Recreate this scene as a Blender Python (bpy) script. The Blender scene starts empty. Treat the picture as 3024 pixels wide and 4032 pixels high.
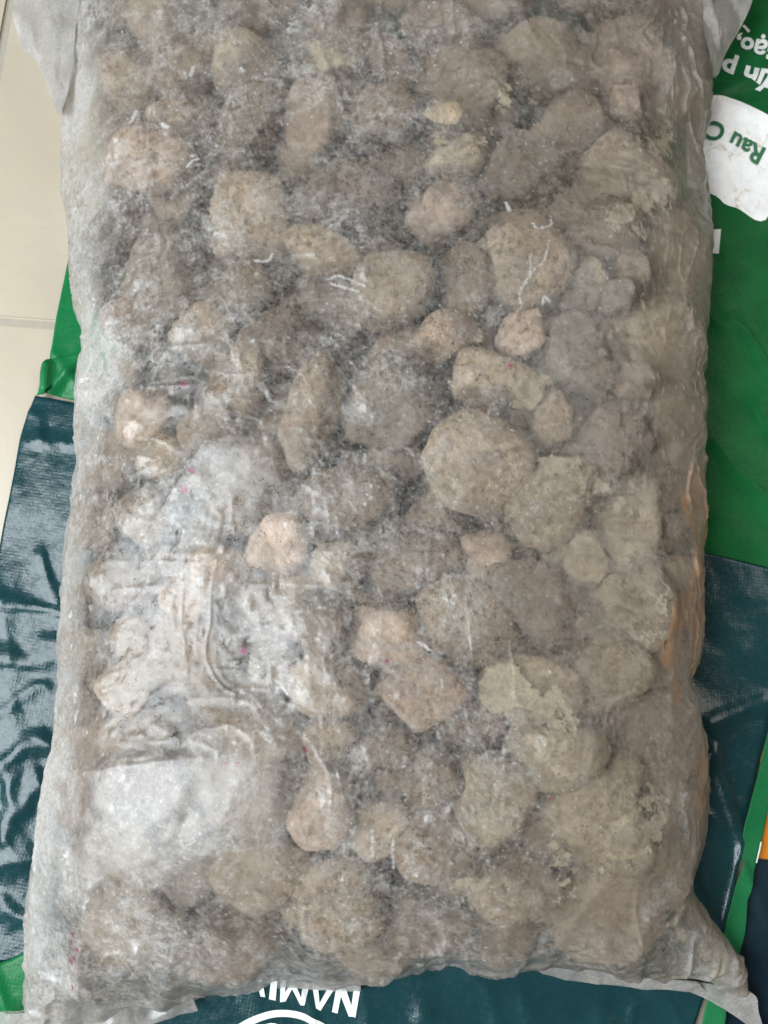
import bpy, bmesh, math, random
import numpy as np
from mathutils import Vector, Matrix

random.seed(7)
RNG = np.random.default_rng(7)
scene = bpy.context.scene
COL = scene.collection
S = 3024.0 / 1659.0          # sketch units (1659 wide) -> photo pixels

# ------------------------------------------------------------------ camera
CAM_H = 0.43
TILT = math.radians(9.0)
FPX = 4032 * 26.0 / 36.0
cam_d = bpy.data.cameras.new('camera')
cam_d.sensor_fit = 'VERTICAL'
cam_d.sensor_height = 36.0
cam_d.sensor_width = 27.0
cam_d.lens = 26.0
cam_d.clip_start = 0.01
cam_d.clip_end = 50
cam = bpy.data.objects.new('camera', cam_d)
COL.objects.link(cam)
cam.location = (0, -CAM_H * math.tan(TILT) * 0.9, CAM_H)
cam.rotation_euler = (TILT, 0, 0)
scene.camera = cam
cam_d.dof.use_dof = True
cam_d.dof.focus_distance = 0.365
cam_d.dof.aperture_fstop = 10.0
CP = np.array(cam.location)
ct, st = math.cos(TILT), math.sin(TILT)


def P(px, py, z):
    """point on the horizontal plane z that lies at photo pixel px, py"""
    dx = (np.asarray(px, float) - 1512) / FPX
    dy = -(np.asarray(py, float) - 2016) / FPX
    wy = dy * ct + st
    wz = dy * st - ct
    t = (z - CP[2]) / wz
    return np.stack(np.broadcast_arrays(CP[0] + dx * t, CP[1] + wy * t, z + 0 * t), -1)


# ------------------------------------------------------------------ light
world = bpy.data.worlds.new('World')
scene.world = world
world.use_nodes = True
bg = world.node_tree.nodes['Background']
bg.inputs[0].default_value = (1.0, 0.97, 0.93, 1)
bg.inputs[1].default_value = 0.15


def area(name, loc, target, sx, sy, power, col):
    l = bpy.data.lights.new(name, 'AREA')
    l.shape = 'RECTANGLE'
    l.size = sx
    l.size_y = sy
    l.energy = power
    l.color = col
    o = bpy.data.objects.new(name, l)
    COL.objects.link(o)
    o.location = loc
    o.rotation_euler = (Vector(target) - Vector(loc)).to_track_quat('-Z', 'Y').to_euler()
    return o


area('window_light', (-0.98, -0.28, 1.18), (0, 0, 0.05), 1.05, 1.15, 60, (0.88, 0.95, 1.0))
area('room_light', (1.7, 0.7, 1.7), (0, 0, 0.05), 1.3, 1.3, 19, (1.0, 0.94, 0.86))

vs = scene.view_settings
vs.view_transform = 'Standard'
vs.look = 'None'
vs.exposure = -0.12
vs.gamma = 1.0
scene.render.engine = 'CYCLES'
scene.cycles.use_denoising = True
scene.cycles.max_bounces = 6
scene.cycles.transparent_max_bounces = 16
scene.cycles.diffuse_bounces = 3
scene.cycles.glossy_bounces = 3
scene.cycles.transmission_bounces = 3
scene.cycles.sample_clamp_indirect = 6

# ------------------------------------------------------------------ noise helpers


def _hash(ix, iy, iz, seed):
    h = (ix.astype(np.int64) * 374761393 + iy.astype(np.int64) * 668265263 +
         iz.astype(np.int64) * 2147483647 + seed * 1274126177) & 0xFFFFFFFF
    h = ((h ^ (h >> 13)) * 1274126177) & 0xFFFFFFFF
    h = h ^ (h >> 16)
    return (h & 0xFFFF) / 65535.0


def vnoise(p, seed=0):
    """value noise in -1..1, p (...,3)"""
    f = np.floor(p)
    i = f.astype(np.int64)
    w = p - f
    w = w * w * w * (w * (w * 6 - 15) + 10)
    r = 0
    for a in (0, 1):
        wa = w[..., 0] if a else 1 - w[..., 0]
        for b in (0, 1):
            wb = w[..., 1] if b else 1 - w[..., 1]
            for c in (0, 1):
                wc = w[..., 2] if c else 1 - w[..., 2]
                r = r + wa * wb * wc * _hash(i[..., 0] + a, i[..., 1] + b, i[..., 2] + c, seed)
    return r * 2 - 1


def fbm(p, octaves=4, seed=0, gain=0.5):
    r, a, t = 0, 1.0, 0
    for k in range(octaves):
        r = r + a * vnoise(p * (2.03 ** k) + 17.3 * k, seed + k)
        t += a
        a *= gain
    return r / t


def xyz(x, y, z=0.0):
    return np.stack(np.broadcast_arrays(np.asarray(x, float), np.asarray(y, float), np.asarray(z, float)), -1)


# ------------------------------------------------------------------ mesh helpers


def link(name, me, mat, parent=None):
    o = bpy.data.objects.new(name, me)
    COL.objects.link(o)
    if mat is not None and not me.materials:
        me.materials.append(mat)
    if parent is not None:
        o.parent = parent
    return o


def grid_mesh(name, V, smooth=True, close_u=False):
    """V (rows, cols, 3)"""
    r, c = V.shape[:2]
    idx = np.arange(r * c).reshape(r, c)
    q = np.stack([idx[:-1, :-1], idx[1:, :-1], idx[1:, 1:], idx[:-1, 1:]], -1).reshape(-1, 4)
    return fast_mesh(name, V.reshape(-1, 3), q, smooth)


def fast_mesh(name, verts, faces, smooth=True):
    me = bpy.data.meshes.new(name)
    n = faces.shape[1]
    me.vertices.add(len(verts))
    me.vertices.foreach_set('co', np.ascontiguousarray(verts, dtype=np.float32).ravel())
    me.loops.add(faces.size)
    me.loops.foreach_set('vertex_index', np.ascontiguousarray(faces, dtype=np.int32).ravel())
    me.polygons.add(len(faces))
    me.polygons.foreach_set('loop_start', np.arange(0, faces.size, n, dtype=np.int32))
    me.polygons.foreach_set('loop_total', np.full(len(faces), n, dtype=np.int32))
    me.update(calc_edges=True)
    me.validate()
    me.polygons.foreach_set('use_smooth', np.full(len(me.polygons), smooth))
    return me


def set_attr(me, name, arr):
    a = me.attributes.new(name, 'FLOAT', 'POINT')
    a.data.foreach_set('value', np.ascontiguousarray(arr, dtype=np.float32).ravel())


def empty(name, loc=(0, 0, 0)):
    o = bpy.data.objects.new(name, None)
    o.empty_display_size = 0.02
    COL.objects.link(o)
    o.location = loc
    return o


def tag(o, label=None, cat=None, group=None, kind=None):
    if label: o['label'] = label
    if cat: o['category'] = cat
    if group: o['group'] = group
    if kind: o['kind'] = kind
    return o


def polyline(pts, n):
    """resample a polyline, Catmull-Rom smoothed, n points by arc length"""
    p = np.array(pts, float)
    q = np.vstack([2 * p[0] - p[1], p, 2 * p[-1] - p[-2]])
    out = []
    for i in range(1, len(q) - 2):
        t = np.linspace(0, 1, 12, endpoint=False)[:, None]
        a, b, c, d = q[i - 1], q[i], q[i + 1], q[i + 2]
        out.append(0.5 * ((2 * b) + (c - a) * t + (2 * a - 5 * b + 4 * c - d) * t ** 2 + (3 * b - a - 3 * c + d) * t ** 3))
    out = np.vstack(out + [p[-1:]])
    s = np.r_[0, np.cumsum(np.linalg.norm(np.diff(out, axis=0), axis=1))]
    t = np.linspace(0, s[-1], n)
    return np.stack([np.interp(t, s, out[:, k]) for k in range(out.shape[1])], -1)


# ------------------------------------------------------------------ material helpers


class NT:
    def __init__(self, name):
        self.m = bpy.data.materials.new(name)
        self.m.use_nodes = True
        self.t = self.m.node_tree
        self.t.nodes.clear()
        self.out = self.n('ShaderNodeOutputMaterial')

    def n(self, typ, **kw):
        nd = self.t.nodes.new(typ)
        for k, v in kw.items():
            if k.startswith('i_'):
                key = k[2:]
                key = int(key) if key.isdigit() else key.replace('_', ' ')
                self.set(nd.inputs[key], v)
            else:
                setattr(nd, k, v)
        return nd

    def set(self, sock, v):
        if isinstance(v, bpy.types.NodeSocket):
            self.t.links.new(v, sock)
        elif isinstance(v, bpy.types.Node):
            self.t.links.new(v.outputs[0], sock)
        else:
            sock.default_value = v

    def math(self, op, a, b=0.0, c=0.0, clamp=False):
        nd = self.n('ShaderNodeMath', operation=op, use_clamp=clamp)
        self.set(nd.inputs[0], a)
        self.set(nd.inputs[1], b)
        if op in ('MULTIPLY_ADD',):
            self.set(nd.inputs[2], c)
        return nd.outputs[0]

    def rng(self, v, a, b, c=0.0, d=1.0, smooth=True):
        nd = self.n('ShaderNodeMapRange', interpolation_type='SMOOTHSTEP' if smooth else 'LINEAR')
        self.set(nd.inputs[0], v)
        for k, x in enumerate((a, b, c, d)):
            self.set(nd.inputs[k + 1], x)
        return nd.outputs[0]

    def mix(self, f, a, b):
        nd = self.n('ShaderNodeMix', data_type='RGBA')
        self.set(nd.inputs[0], f)
        self.set(nd.inputs[6], a if isinstance(a, (bpy.types.NodeSocket, bpy.types.Node)) else (*a, 1))
        self.set(nd.inputs[7], b if isinstance(b, (bpy.types.NodeSocket, bpy.types.Node)) else (*b, 1))
        return nd.outputs[2]

    def shader(self, f, a, b):
        nd = self.n('ShaderNodeMixShader')
        self.set(nd.inputs[0], f)
        self.t.links.new(a.outputs[0], nd.inputs[1])
        self.t.links.new(b.outputs[0], nd.inputs[2])
        return nd

    def coord(self):
        return self.n('ShaderNodeTexCoord').outputs['Object']

    def mapped(self, co, scale=(1, 1, 1), rot=(0, 0, 0), loc=(0, 0, 0)):
        nd = self.n('ShaderNodeMapping')
        self.set(nd.inputs[0], co)
        nd.inputs['Scale'].default_value = scale
        nd.inputs['Rotation'].default_value = rot
        nd.inputs['Location'].default_value = loc
        return nd.outputs[0]

    def noise(self, co, scale, detail=4, rough=0.55, dist=0.0):
        nd = self.n('ShaderNodeTexNoise')
        self.set(nd.inputs['Vector'], co)
        nd.inputs['Scale'].default_value = scale
        nd.inputs['Detail'].default_value = detail
        nd.inputs['Roughness'].default_value = rough
        nd.inputs['Distortion'].default_value = dist
        return nd.outputs[0]

    def voro(self, co, scale, feature='F1', rand=1.0):
        nd = self.n('ShaderNodeTexVoronoi', feature=feature)
        self.set(nd.inputs['Vector'], co)
        nd.inputs['Scale'].default_value = scale
        nd.inputs['Randomness'].default_value = rand
        return nd

    def attr(self, name):
        return self.n('ShaderNodeAttribute', attribute_name=name).outputs['Fac']

    def bump(self, h, strength, dist, normal=None):
        nd = self.n('ShaderNodeBump')
        nd.inputs['Strength'].default_value = strength
        nd.inputs['Distance'].default_value = dist
        self.set(nd.inputs['Height'], h)
        if normal is not None:
            self.set(nd.inputs['Normal'], normal)
        return nd.outputs[0]

    def principled(self, **kw):
        nd = self.n('ShaderNodeBsdfPrincipled')
        for k, v in kw.items():
            key = k.replace('_', ' ')
            if isinstance(v, tuple) and len(v) == 3:
                v = (*v, 1)
            self.set(nd.inputs[key], v)
        return nd

    def done(self, sh):
        self.t.links.new(sh.outputs[0], self.out.inputs['Surface'])
        return self.m


def mat_tile():
    t = NT('glazed_tile')
    co = t.coord()
    a = t.noise(co, 7, 5, 0.6, 1.2)
    b = t.noise(co, 45, 4, 0.6)
    vein = t.rng(t.math('ABSOLUTE', t.math('SUBTRACT', t.noise(co, 9, 5, 0.6, 2.0), 0.5)), 0.0, 0.035, 1, 0)
    c = t.mix(t.rng(a, 0.35, 0.7), (0.40, 0.345, 0.262), (0.435, 0.378, 0.29))
    c = t.mix(t.math('MULTIPLY', vein, 0.22), c, (0.36, 0.32, 0.26))
    c = t.mix(t.math('MULTIPLY', t.rng(b, 0.55, 0.75), 0.12), c, (0.38, 0.34, 0.27))
    p = t.principled(Base_Color=c, Roughness=0.32, Normal=t.bump(b, 0.05, 0.0005))
    p.inputs['Specular IOR Level'].default_value = 0.35
    return t.done(p)


def mat_grout():
    t = NT('grout')
    co = t.coord()
    c = t.mix(t.noise(co, 300, 4), (0.27, 0.24, 0.195), (0.36, 0.32, 0.26))
    return t.done(t.principled(Base_Color=c, Roughness=0.9))


def mat_woven(name, col, col2, rough=0.34, dirt=0.03, stain=None, spec=0.07):
    """laminated woven polypropylene: ribbons crossing under a clear film"""
    t = NT(name)
    co = t.coord()
    cw = t.mapped(co, rot=(0, 0, math.radians(9)))
    sx = t.n('ShaderNodeTexWave', wave_type='BANDS', bands_direction='X', wave_profile='SIN')
    t.set(sx.inputs['Vector'], cw); sx.inputs['Scale'].default_value = 170; sx.inputs['Distortion'].default_value = 0.6
    sy = t.n('ShaderNodeTexWave', wave_type='BANDS', bands_direction='Y', wave_profile='SIN')
    t.set(sy.inputs['Vector'], cw); sy.inputs['Scale'].default_value = 170; sy.inputs['Distortion'].default_value = 0.6
    weave = t.math('MULTIPLY', sx.outputs[1], sy.outputs[1])
    n1 = t.noise(co, 38, 5, 0.6)
    n2 = t.noise(co, 420, 3, 0.6)
    c = t.mix(t.rng(n1, 0.3, 0.75), col, col2)
    c = t.mix(t.math('MULTIPLY', weave, 0.16), c, tuple(min(1, x * 1.7 + 0.01) for x in col))
    scuff = t.rng(t.noise(t.mapped(co, (1, 3, 1), (0, 0, 0.5)), 120, 6, 0.7), 0.58, 0.72)
    c = t.mix(t.math('MULTIPLY', t.math('MULTIPLY', scuff, t.rng(t.noise(co, 22, 3), 0.45, 0.7)), dirt), c, (0.30, 0.29, 0.26))
    if stain:
        s = t.rng(t.noise(t.mapped(co, loc=(0.3, 0.1, 0)), 70, 6, 0.7), 0.52, 0.72)
        c = t.mix(t.math('MULTIPLY', s, 0.75), c, stain)
    h = t.math('ADD', t.math('MULTIPLY', weave, 0.4), t.math('MULTIPLY', n2, 0.6))
    nrm = t.bump(h, 0.14, 0.0004)
    nrm = t.bump(t.noise(co, 75, 4, 0.55), 0.4, 0.0016, nrm)
    p = t.principled(Base_Color=c, Roughness=t.rng(n2, 0.3, 0.7, rough - 0.06, rough + 0.12), Normal=nrm)
    p.inputs['Specular IOR Level'].default_value = spec
    return t.done(p)


def mat_print(name, col, stain=None, amt=0.5):
    t = NT(name)
    co = t.coord()
    n = t.noise(co, 160, 5, 0.65)
    c = t.mix(t.rng(n, 0.35, 0.75), col, tuple(x * 0.86 for x in col))
    if stain:
        m = t.math('MULTIPLY', t.rng(t.noise(co, 95, 6, 0.75, 0.8), 0.50, 0.66), t.rng(t.noise(co, 33, 2), 0.42, 0.62))
        c = t.mix(t.math('MULTIPLY', m, amt), c, stain)
    nrm = t.bump(t.noise(co, 420, 3), 0.25, 0.0004)
    p = t.principled(Base_Color=c, Roughness=0.42, Normal=nrm)
    return t.done(p)


def mat_stone():
    t = NT('dusty_stone')
    co = t.coord()
    oi = t.n('ShaderNodeObjectInfo')
    rnd = oi.outputs['Random']
    v = t.n('ShaderNodeVectorMath', operation='ADD')
    comb = t.n('ShaderNodeCombineXYZ')
    t.set(comb.inputs[0], t.math('MULTIPLY', rnd, 3.1)); t.set(comb.inputs[1], t.math('MULTIPLY', rnd, 7.7))
    t.set(v.inputs[0], co); t.set(v.inputs[1], comb)
    co = v.outputs[0]
    big = t.noise(co, 60, 4, 0.6, 0.4)
    mid = t.noise(co, 230, 5, 0.65, 0.3)
    fine = t.noise(co, 480, 5, 0.75)
    pores = t.voro(co, 330).outputs['Distance']
    base = oi.outputs['Color']
    hs = t.n('ShaderNodeHueSaturation'); hs.inputs['Value'].default_value = 0.46; hs.inputs['Saturation'].default_value = 1.1
    t.set(hs.inputs['Color'], base)
    hl = t.n('ShaderNodeHueSaturation'); hl.inputs['Value'].default_value = 1.35; hl.inputs['Saturation'].default_value = 0.8
    t.set(hl.inputs['Color'], base)
    c = t.mix(t.rng(mid, 0.36, 0.58, t.rng(rnd, 0, 1, 0.35, 0.0), 1.0), hs.outputs[0], base)
    c = t.mix(t.math('MULTIPLY', t.rng(big, 0.48, 0.68), 0.75), c, hl.outputs[0])
    c = t.mix(t.math('MULTIPLY', t.rng(fine, 0.55, 0.75), 0.45), c, hl.outputs[0])
    pit = t.math('MULTIPLY', t.rng(pores, 0.10, 0.30, 1, 0), t.rng(t.noise(co, 110, 3), 0.48, 0.62))
    c = t.mix(t.math('MULTIPLY', pit, t.rng(t.math('FRACT', t.math('MULTIPLY', rnd, 7.3)), 0.3, 1.0, 0.1, 0.7)), c, (0.055, 0.045, 0.038))
    h = t.math('ADD', t.math('MULTIPLY', mid, 0.7), t.math('MULTIPLY', fine, 0.25))
    h = t.math('SUBTRACT', h, t.math('MULTIPLY', pit, 0.5))
    nrm = t.bump(h, 0.75, 0.0022)
    p = t.principled(Base_Color=c, Roughness=0.92, Normal=nrm)
    p.inputs['Specular IOR Level'].default_value = 0.2
    return t.done(p)


def mat_film(name):
    """milky polythene: clear where it clings to the stones, cloudy where it hangs free, scuffed, dusty, mud smeared inside"""
    t = NT(name)
    co = t.coord()
    geo = t.n('ShaderNodeNewGeometry')
    haze, dust, mud, ink, mag = (t.attr(k) for k in ('haze', 'dust', 'mud', 'ink', 'magenta'))
    grain = t.noise(co, 560, 4, 0.75)
    haze = t.math('MULTIPLY', haze, t.rng(grain, 0.32, 0.66, 0.66, 1.26), clamp=True)
    hb = t.math('ADD', t.math('MULTIPLY', t.noise(co, 110, 3, 0.5, 0.3), 0.30), t.math('MULTIPLY', grain, 0.32))
    nrm = t.bump(hb, 0.5, 0.0013)
    milk = t.mix(dust, (0.645, 0.628, 0.605), (0.325, 0.276, 0.224))
    milk = t.mix(mag, milk, (0.36, 0.03, 0.12))
    dif = t.n('ShaderNodeBsdfDiffuse'); t.set(dif.inputs[0], milk); t.set(dif.inputs['Normal'], nrm)
    trl = t.n('ShaderNodeBsdfTranslucent'); t.set(trl.inputs[0], milk); t.set(trl.inputs['Normal'], nrm)
    hz = t.shader(0.45, dif, trl)
    clear = t.n('ShaderNodeBsdfTransparent'); clear.inputs[0].default_value = (0.95, 0.95, 0.945, 1)
    refr = t.n('ShaderNodeBsdfRefraction'); refr.inputs['Roughness'].default_value = 0.5; refr.inputs['IOR'].default_value = 1.16
    refr.inputs[0].default_value = (0.96, 0.96, 0.955, 1)
    thru = t.shader(0.20, clear, refr)
    base = t.shader(t.math('MINIMUM', haze, 0.95), thru, hz)
    md = t.n('ShaderNodeBsdfDiffuse'); t.set(md.inputs[0], t.mix(t.rng(grain, 0.35, 0.65), (0.25, 0.215, 0.155), (0.32, 0.275, 0.20)))
    base = t.shader(mud, base, md)
    ik = t.n('ShaderNodeBsdfDiffuse'); ik.inputs[0].default_value = (0.46, 0.26, 0.13, 1)
    ikt = t.n('ShaderNodeBsdfTranslucent'); ikt.inputs[0].default_value = (0.5, 0.29, 0.14, 1)
    base = t.shader(ink, base, t.shader(0.4, ik, ikt))
    fr = t.n('ShaderNodeFresnel'); fr.inputs[0].default_value = 1.52; t.set(fr.inputs['Normal'], nrm)
    gf = t.math('MULTIPLY', t.math('MINIMUM', fr.outputs[0], 0.5), t.math('SUBTRACT', 1.0, geo.outputs['Backfacing']))
    gl = t.n('ShaderNodeBsdfGlossy'); gl.inputs['Roughness'].default_value = 0.13; t.set(gl.inputs['Normal'], nrm)
    gl2 = t.n('ShaderNodeBsdfGlossy'); gl2.inputs['Roughness'].default_value = 0.40; t.set(gl2.inputs['Normal'], nrm)
    return t.done(t.shader(gf, base, t.shader(0.26, gl, gl2)))


M_TILE, M_GROUT = mat_tile(), mat_grout()
M_GREEN = mat_woven('green_woven', (0.005, 0.076, 0.020), (0.010, 0.108, 0.031), dirt=0.10)
M_GREEN_LIT = mat_woven('lit_green_woven', (0.006, 0.118, 0.034), (0.010, 0.150, 0.048), rough=0.26, spec=0.15)  # same green cloth, with the window light at left put into its colour
M_STRAP = mat_woven('strap_green', (0.010, 0.115, 0.040), (0.018, 0.14, 0.052), dirt=0.3)
M_TEAL = mat_woven('teal_woven', (0.005, 0.029, 0.034), (0.008, 0.041, 0.046), rough=0.21, dirt=0.04, spec=0.34)
M_NAVY = mat_woven('navy_woven', (0.006, 0.014, 0.022), (0.012, 0.026, 0.034), rough=0.35)
M_ORANGE = mat_woven('orange_woven', (0.55, 0.19, 0.02), (0.48, 0.15, 0.015), rough=0.35)
M_WHITE = mat_print('white_print', (0.82, 0.82, 0.80), (0.40, 0.28, 0.15), 0.85)
M_LETTER = mat_print('white_lettering', (0.70, 0.72, 0.70), (0.44, 0.41, 0.35), 0.3)
M_GLETTER = mat_print('green_lettering', (0.008, 0.13, 0.05))
M_STONE = mat_stone()
M_FILM = mat_film('milky_polythene')

# ------------------------------------------------------------------ floor
floor = empty('floor')
tag(floor, 'beige glazed floor tiles with pale grey joints', kind='structure')
del floor['label']
fo = P(-40, 1259, 0.0)
f1 = P(210, 1278, 0.0)
ang = math.atan2(f1[1] - fo[1], f1[0] - fo[0])
ux = np.array([math.cos(ang), math.sin(ang), 0]); uy = np.array([-math.sin(ang), math.cos(ang), 0])
# the upright joint meets the top of the frame near pixel (42, 0)
pv = P(42, 0, 0.0) - fo
vx = float(pv @ ux)
TS, TG = 0.40, 0.0042
bm = bmesh.new()
bmesh.ops.create_cube(bm, size=1)
for vtx in bm.verts:
    vtx.co = Vector((vtx.co.x * (TS - TG), vtx.co.y * (TS - TG), vtx.co.z * 0.008))
bmesh.ops.bevel(bm, geom=[e for e in bm.edges], offset=0.0012, segments=2, affect='EDGES')
tile_me = bpy.data.meshes.new('tile'); bm.to_mesh(tile_me); bm.free()
tile_me.materials.append(M_TILE)
for i in range(-2, 3):
    for j in range(-2, 2):
        c = fo + ux * (vx + (i + 0.5) * TS) + uy * ((j + 0.5) * TS)
        o = link('tile', tile_me, None, floor)
        o.location = (c[0], c[1], -0.004)
        o.rotation_euler = (0, 0, ang)
gv = [fo + ux * (vx + a * TS * 2.6) + uy * b * TS * 2.6 for a, b in ((-1, -1), (1, -1), (1, 1), (-1, 1))]
gme = bpy.data.meshes.new('grout'); gme.from_pydata([(p[0], p[1], -0.0014) for p in gv], [], [(0, 1, 2, 3)])
link('grout', gme, M_GROUT, floor)

# ------------------------------------------------------------------ shopping bag spread under the load


def cloth_z(x, y, amp=1.0):
    p = xyz(x * 1.0, y * 1.0)
    w = fbm(p * 14.0, 3, 31) * 0.0028
    r = 1 - np.abs(fbm(xyz(x * 21 + y * 9, y * 10 - x * 4) + 3.7, 3, 57))
    w = w + (r ** 6) * 0.0024
    w = w + fbm(p * 60.0, 2, 77) * 0.0006
    return w * amp


def panel(name, left, right, z0, mat, parent, rows=60, cols=40, amp=1.0, fold=None):
    """cloth lofted between two pixel polylines"""
    L = polyline(left, rows); R = polyline(right, rows)
    t = np.linspace(0, 1, cols)[None, :, None]
    px = L[:, None] * (1 - t) + R[:, None] * t
    W = P(px[..., 0], px[..., 1], z0)
    W[..., 2] = z0 + cloth_z(W[..., 0], W[..., 1], amp)
    if fold is not None:
        W[..., 2] += fold(px[..., 0], px[..., 1])
    me = grid_mesh(name, W)
    me.flip_normals()
    o = link(name, me, mat, parent)
    md = o.modifiers.new('thickness', 'SOLIDIFY'); md.thickness = 0.0004; md.offset = -1
    return o


shop = empty('shopping_bag', tuple(P(1512, 2400, 0.0)))
tag(shop, 'green and teal laminated woven shopping bag spread flat under the plastic bag', 'shopping bag')


def under(o):
    o.matrix_parent_inverse = Matrix.Translation(shop.location).inverted()
    return o


def seg_d(px, py, a, b):
    a = np.array(a, float); b = np.array(b, float); d = b - a
    t = np.clip(((px - a[0]) * d[0] + (py - a[1]) * d[1]) / (d @ d), 0, 1)
    return np.hypot(px - a[0] - d[0] * t, py - a[1] - d[1] * t)


def fold_right(px, py):
    f = 0.0030 * np.exp(-(seg_d(px, py, (2700, 420), (3010, 300)) / 26) ** 2)
    f += 0.0022 * np.exp(-(seg_d(px, py, (2840, 420), (3024, 480)) / 40) ** 2)
    return f


def fold_teal_right(px, py):
    f = 0.0028 * np.exp(-(seg_d(px, py, (2800, 2960), (2930, 3370)) / 26) ** 2)
    f += 0.0030 * np.exp(-(seg_d(px, py, (2930, 3370), (2850, 3640)) / 30) ** 2)
    f += 0.0020 * np.exp(-(seg_d(px, py, (2790, 2840), (3000, 2760)) / 34) ** 2)
    return f


def fold_teal_left(px, py):
    f = 0
    w_ = xyz(px / 130.0, py / 130.0)
    px, py = px + 46 * fbm(w_, 3, 301), py + 60 * fbm(w_ + 7, 3, 305)
    for a, b, w, h in (((0, 2360), (240, 2400), 34, .0045), ((-20, 2620), (230, 2560), 45, .005), ((-20, 3010), (200, 2930), 40, .006),
                       ((60, 3060), (20, 3330), 38, .005), ((-20, 3440), (140, 3380), 45, .006), ((110, 1760), (280, 1740), 30, .003),
                       ((130, 1640), (170, 1760), 26, .003), ((150, 2180), (230, 2330), 30, .003), ((20, 2800), (190, 2730), 30, .003), ((150, 3100), (60, 3230), 30, .0035), ((-10, 3560), (120, 3640), 30, .004)):
        f = f + 0.42 * h * np.exp(-(seg_d(px, py, a, b) / w) ** 2)
    return f


Z1, Z2, Z3 = 0.0030, 0.0046, 0.0062
under(panel('green_panel', [(1500, -260), (1500, 900), (1500, 1880)], [(3330, -260), (3330, 1100), (3330, 2316)], Z1, M_GREEN, shop, 200, 150, 1.0, fold_right))
# teal lower panel, its upper hem a straight printed edge
under(panel('teal_panel', [(1200, 1788), (700, 3000), (120, 3700), (60, 4380)], [(3330, 2311), (3040, 2830), (2860, 3560), (2640, 4380)], Z2, M_TEAL, shop, 200, 200, 0.9, fold_teal_right))
# left gusset: folded green corner and teal side
under(panel('green_gusset', [(272, 1040), (228, 1230), (196, 1420), (152, 1545)], [(700, 1010), (700, 1240), (700, 1470), (700, 1660)], Z1, M_GREEN_LIT, shop, 50, 50, 0.9,
            lambda px, py: 0.004 * np.exp(-(seg_d(px, py, (180, 1560), (320, 1410)) / 22) ** 2)))
under(panel('green_gusset_fold', [(188, 1420), (166, 1462), (160, 1520), (142, 1556)], [(300, 1392), (312, 1410), (250, 1470), (176, 1552)], Z2 + .001, M_GREEN_LIT, shop, 24, 16, 0.5,
            lambda px, py: 0.004 * np.exp(-(seg_d(px, py, (185, 1440), (180, 1530)) / 22) ** 2)))
under(panel('teal_gusset', [(136, 1556), (84, 1700), (44, 1930), (2, 2130), (-60, 2500), (-110, 3100), (-110, 3790)],
            [(640, 1650), (640, 2000), (640, 2400), (640, 2700), (640, 3000), (640, 3400), (640, 3790)], Z2 + .0008, M_TEAL, shop, 160, 60, 0.6, fold_teal_left))
under(panel('gusset_highlight', [(176, 1440), (170, 1470), (176, 1500)], [(184, 1438), (181, 1468), (188, 1506)], Z3, M_LETTER, shop, 12, 4, 0.4))  # white sliver painting in the highlight on the gusset edge
under(panel('green_trim', [(-200, 3800), (0, 3790), (120, 3740)], [(-200, 4300), (-20, 4290), (150, 4200)], Z3 + .001, M_GREEN_LIT, shop, 30, 24, 1.0))
# right lower: green strap between the teal panel and the next, darker one
under(panel('navy_panel', [(2960, 3160), (2900, 3500), (2790, 4000), (2740, 4380)], [(3330, 3160), (3330, 3500), (3330, 4000), (3330, 4380)], Z1 - .0008, M_NAVY, shop, 60, 30, 1.0))
under(panel('orange_panel', [(2990, 2950), (2995, 3120), (2985, 3270), (2968, 3375)], [(3330, 2980), (3330, 3140), (3330, 3310), (3330, 3420)], Z1 + .0008, M_ORANGE, shop, 30, 20, 0.6))
under(panel('green_strap', [(3040, 2800), (2985, 3030), (2925, 3260), (2905, 3420), (2850, 3640), (2790, 3860), (2712, 4320)],
            [(3090, 2860), (3040, 3080), (2996, 3300), (2945, 3480), (2925, 3680), (2866, 3880), (2812, 4330)], Z3 + .0010, M_STRAP, shop, 90, 14, 0.9,
            lambda px, py: 0.003 * np.exp(-(seg_d(px, py, (2905, 3400), (2950, 3500)) / 26) ** 2)))
under(panel('strap_edge', [(2990, 3310), (2980, 3350), (2968, 3392)], [(2995, 3313), (2985, 3353), (2972, 3394)], Z3 + .0020, M_LETTER, shop, 16, 4, 0.9))


def print_mesh(name, px_pts, faces, z0, mat, fold=None, amp=1.0):
    """flat print: a polygon sheet laid in pixel coordinates on the cloth"""
    bm = bmesh.new()
    vs_ = [bm.verts.new((p[0], p[1], 0)) for p in px_pts]
    for f in faces:
        try: bm.faces.new([vs_[i] for i in f])
        except ValueError: pass
    bmesh.ops.triangulate(bm, faces=bm.faces[:])
    for _ in range(5):
        es = [e for e in bm.edges if e.calc_length() > 24]
        if not es: break
        bmesh.ops.subdivide_edges(bm, edges=es, cuts=1)
        bmesh.ops.triangulate(bm, faces=bm.faces[:])
    px = np.array([v.co[:] for v in bm.verts])
    W = P(px[:, 0], px[:, 1], z0)
    W[:, 2] = z0 + cloth_z(W[:, 0], W[:, 1], amp) + 0.0008
    if fold is not None: W[:, 2] += fold(px[:, 0], px[:, 1])
    for v, w in zip(bm.verts, W): v.co = w
    bmesh.ops.recalc_face_normals(bm, faces=bm.faces[:])
    if sum(f.normal.z for f in bm.faces) < 0:
        bmesh.ops.reverse_faces(bm, faces=bm.faces[:])
    me = bpy.data.meshes.new(name); bm.to_mesh(me); bm.free()
    return under(link(name, me, mat, shop))


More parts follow.
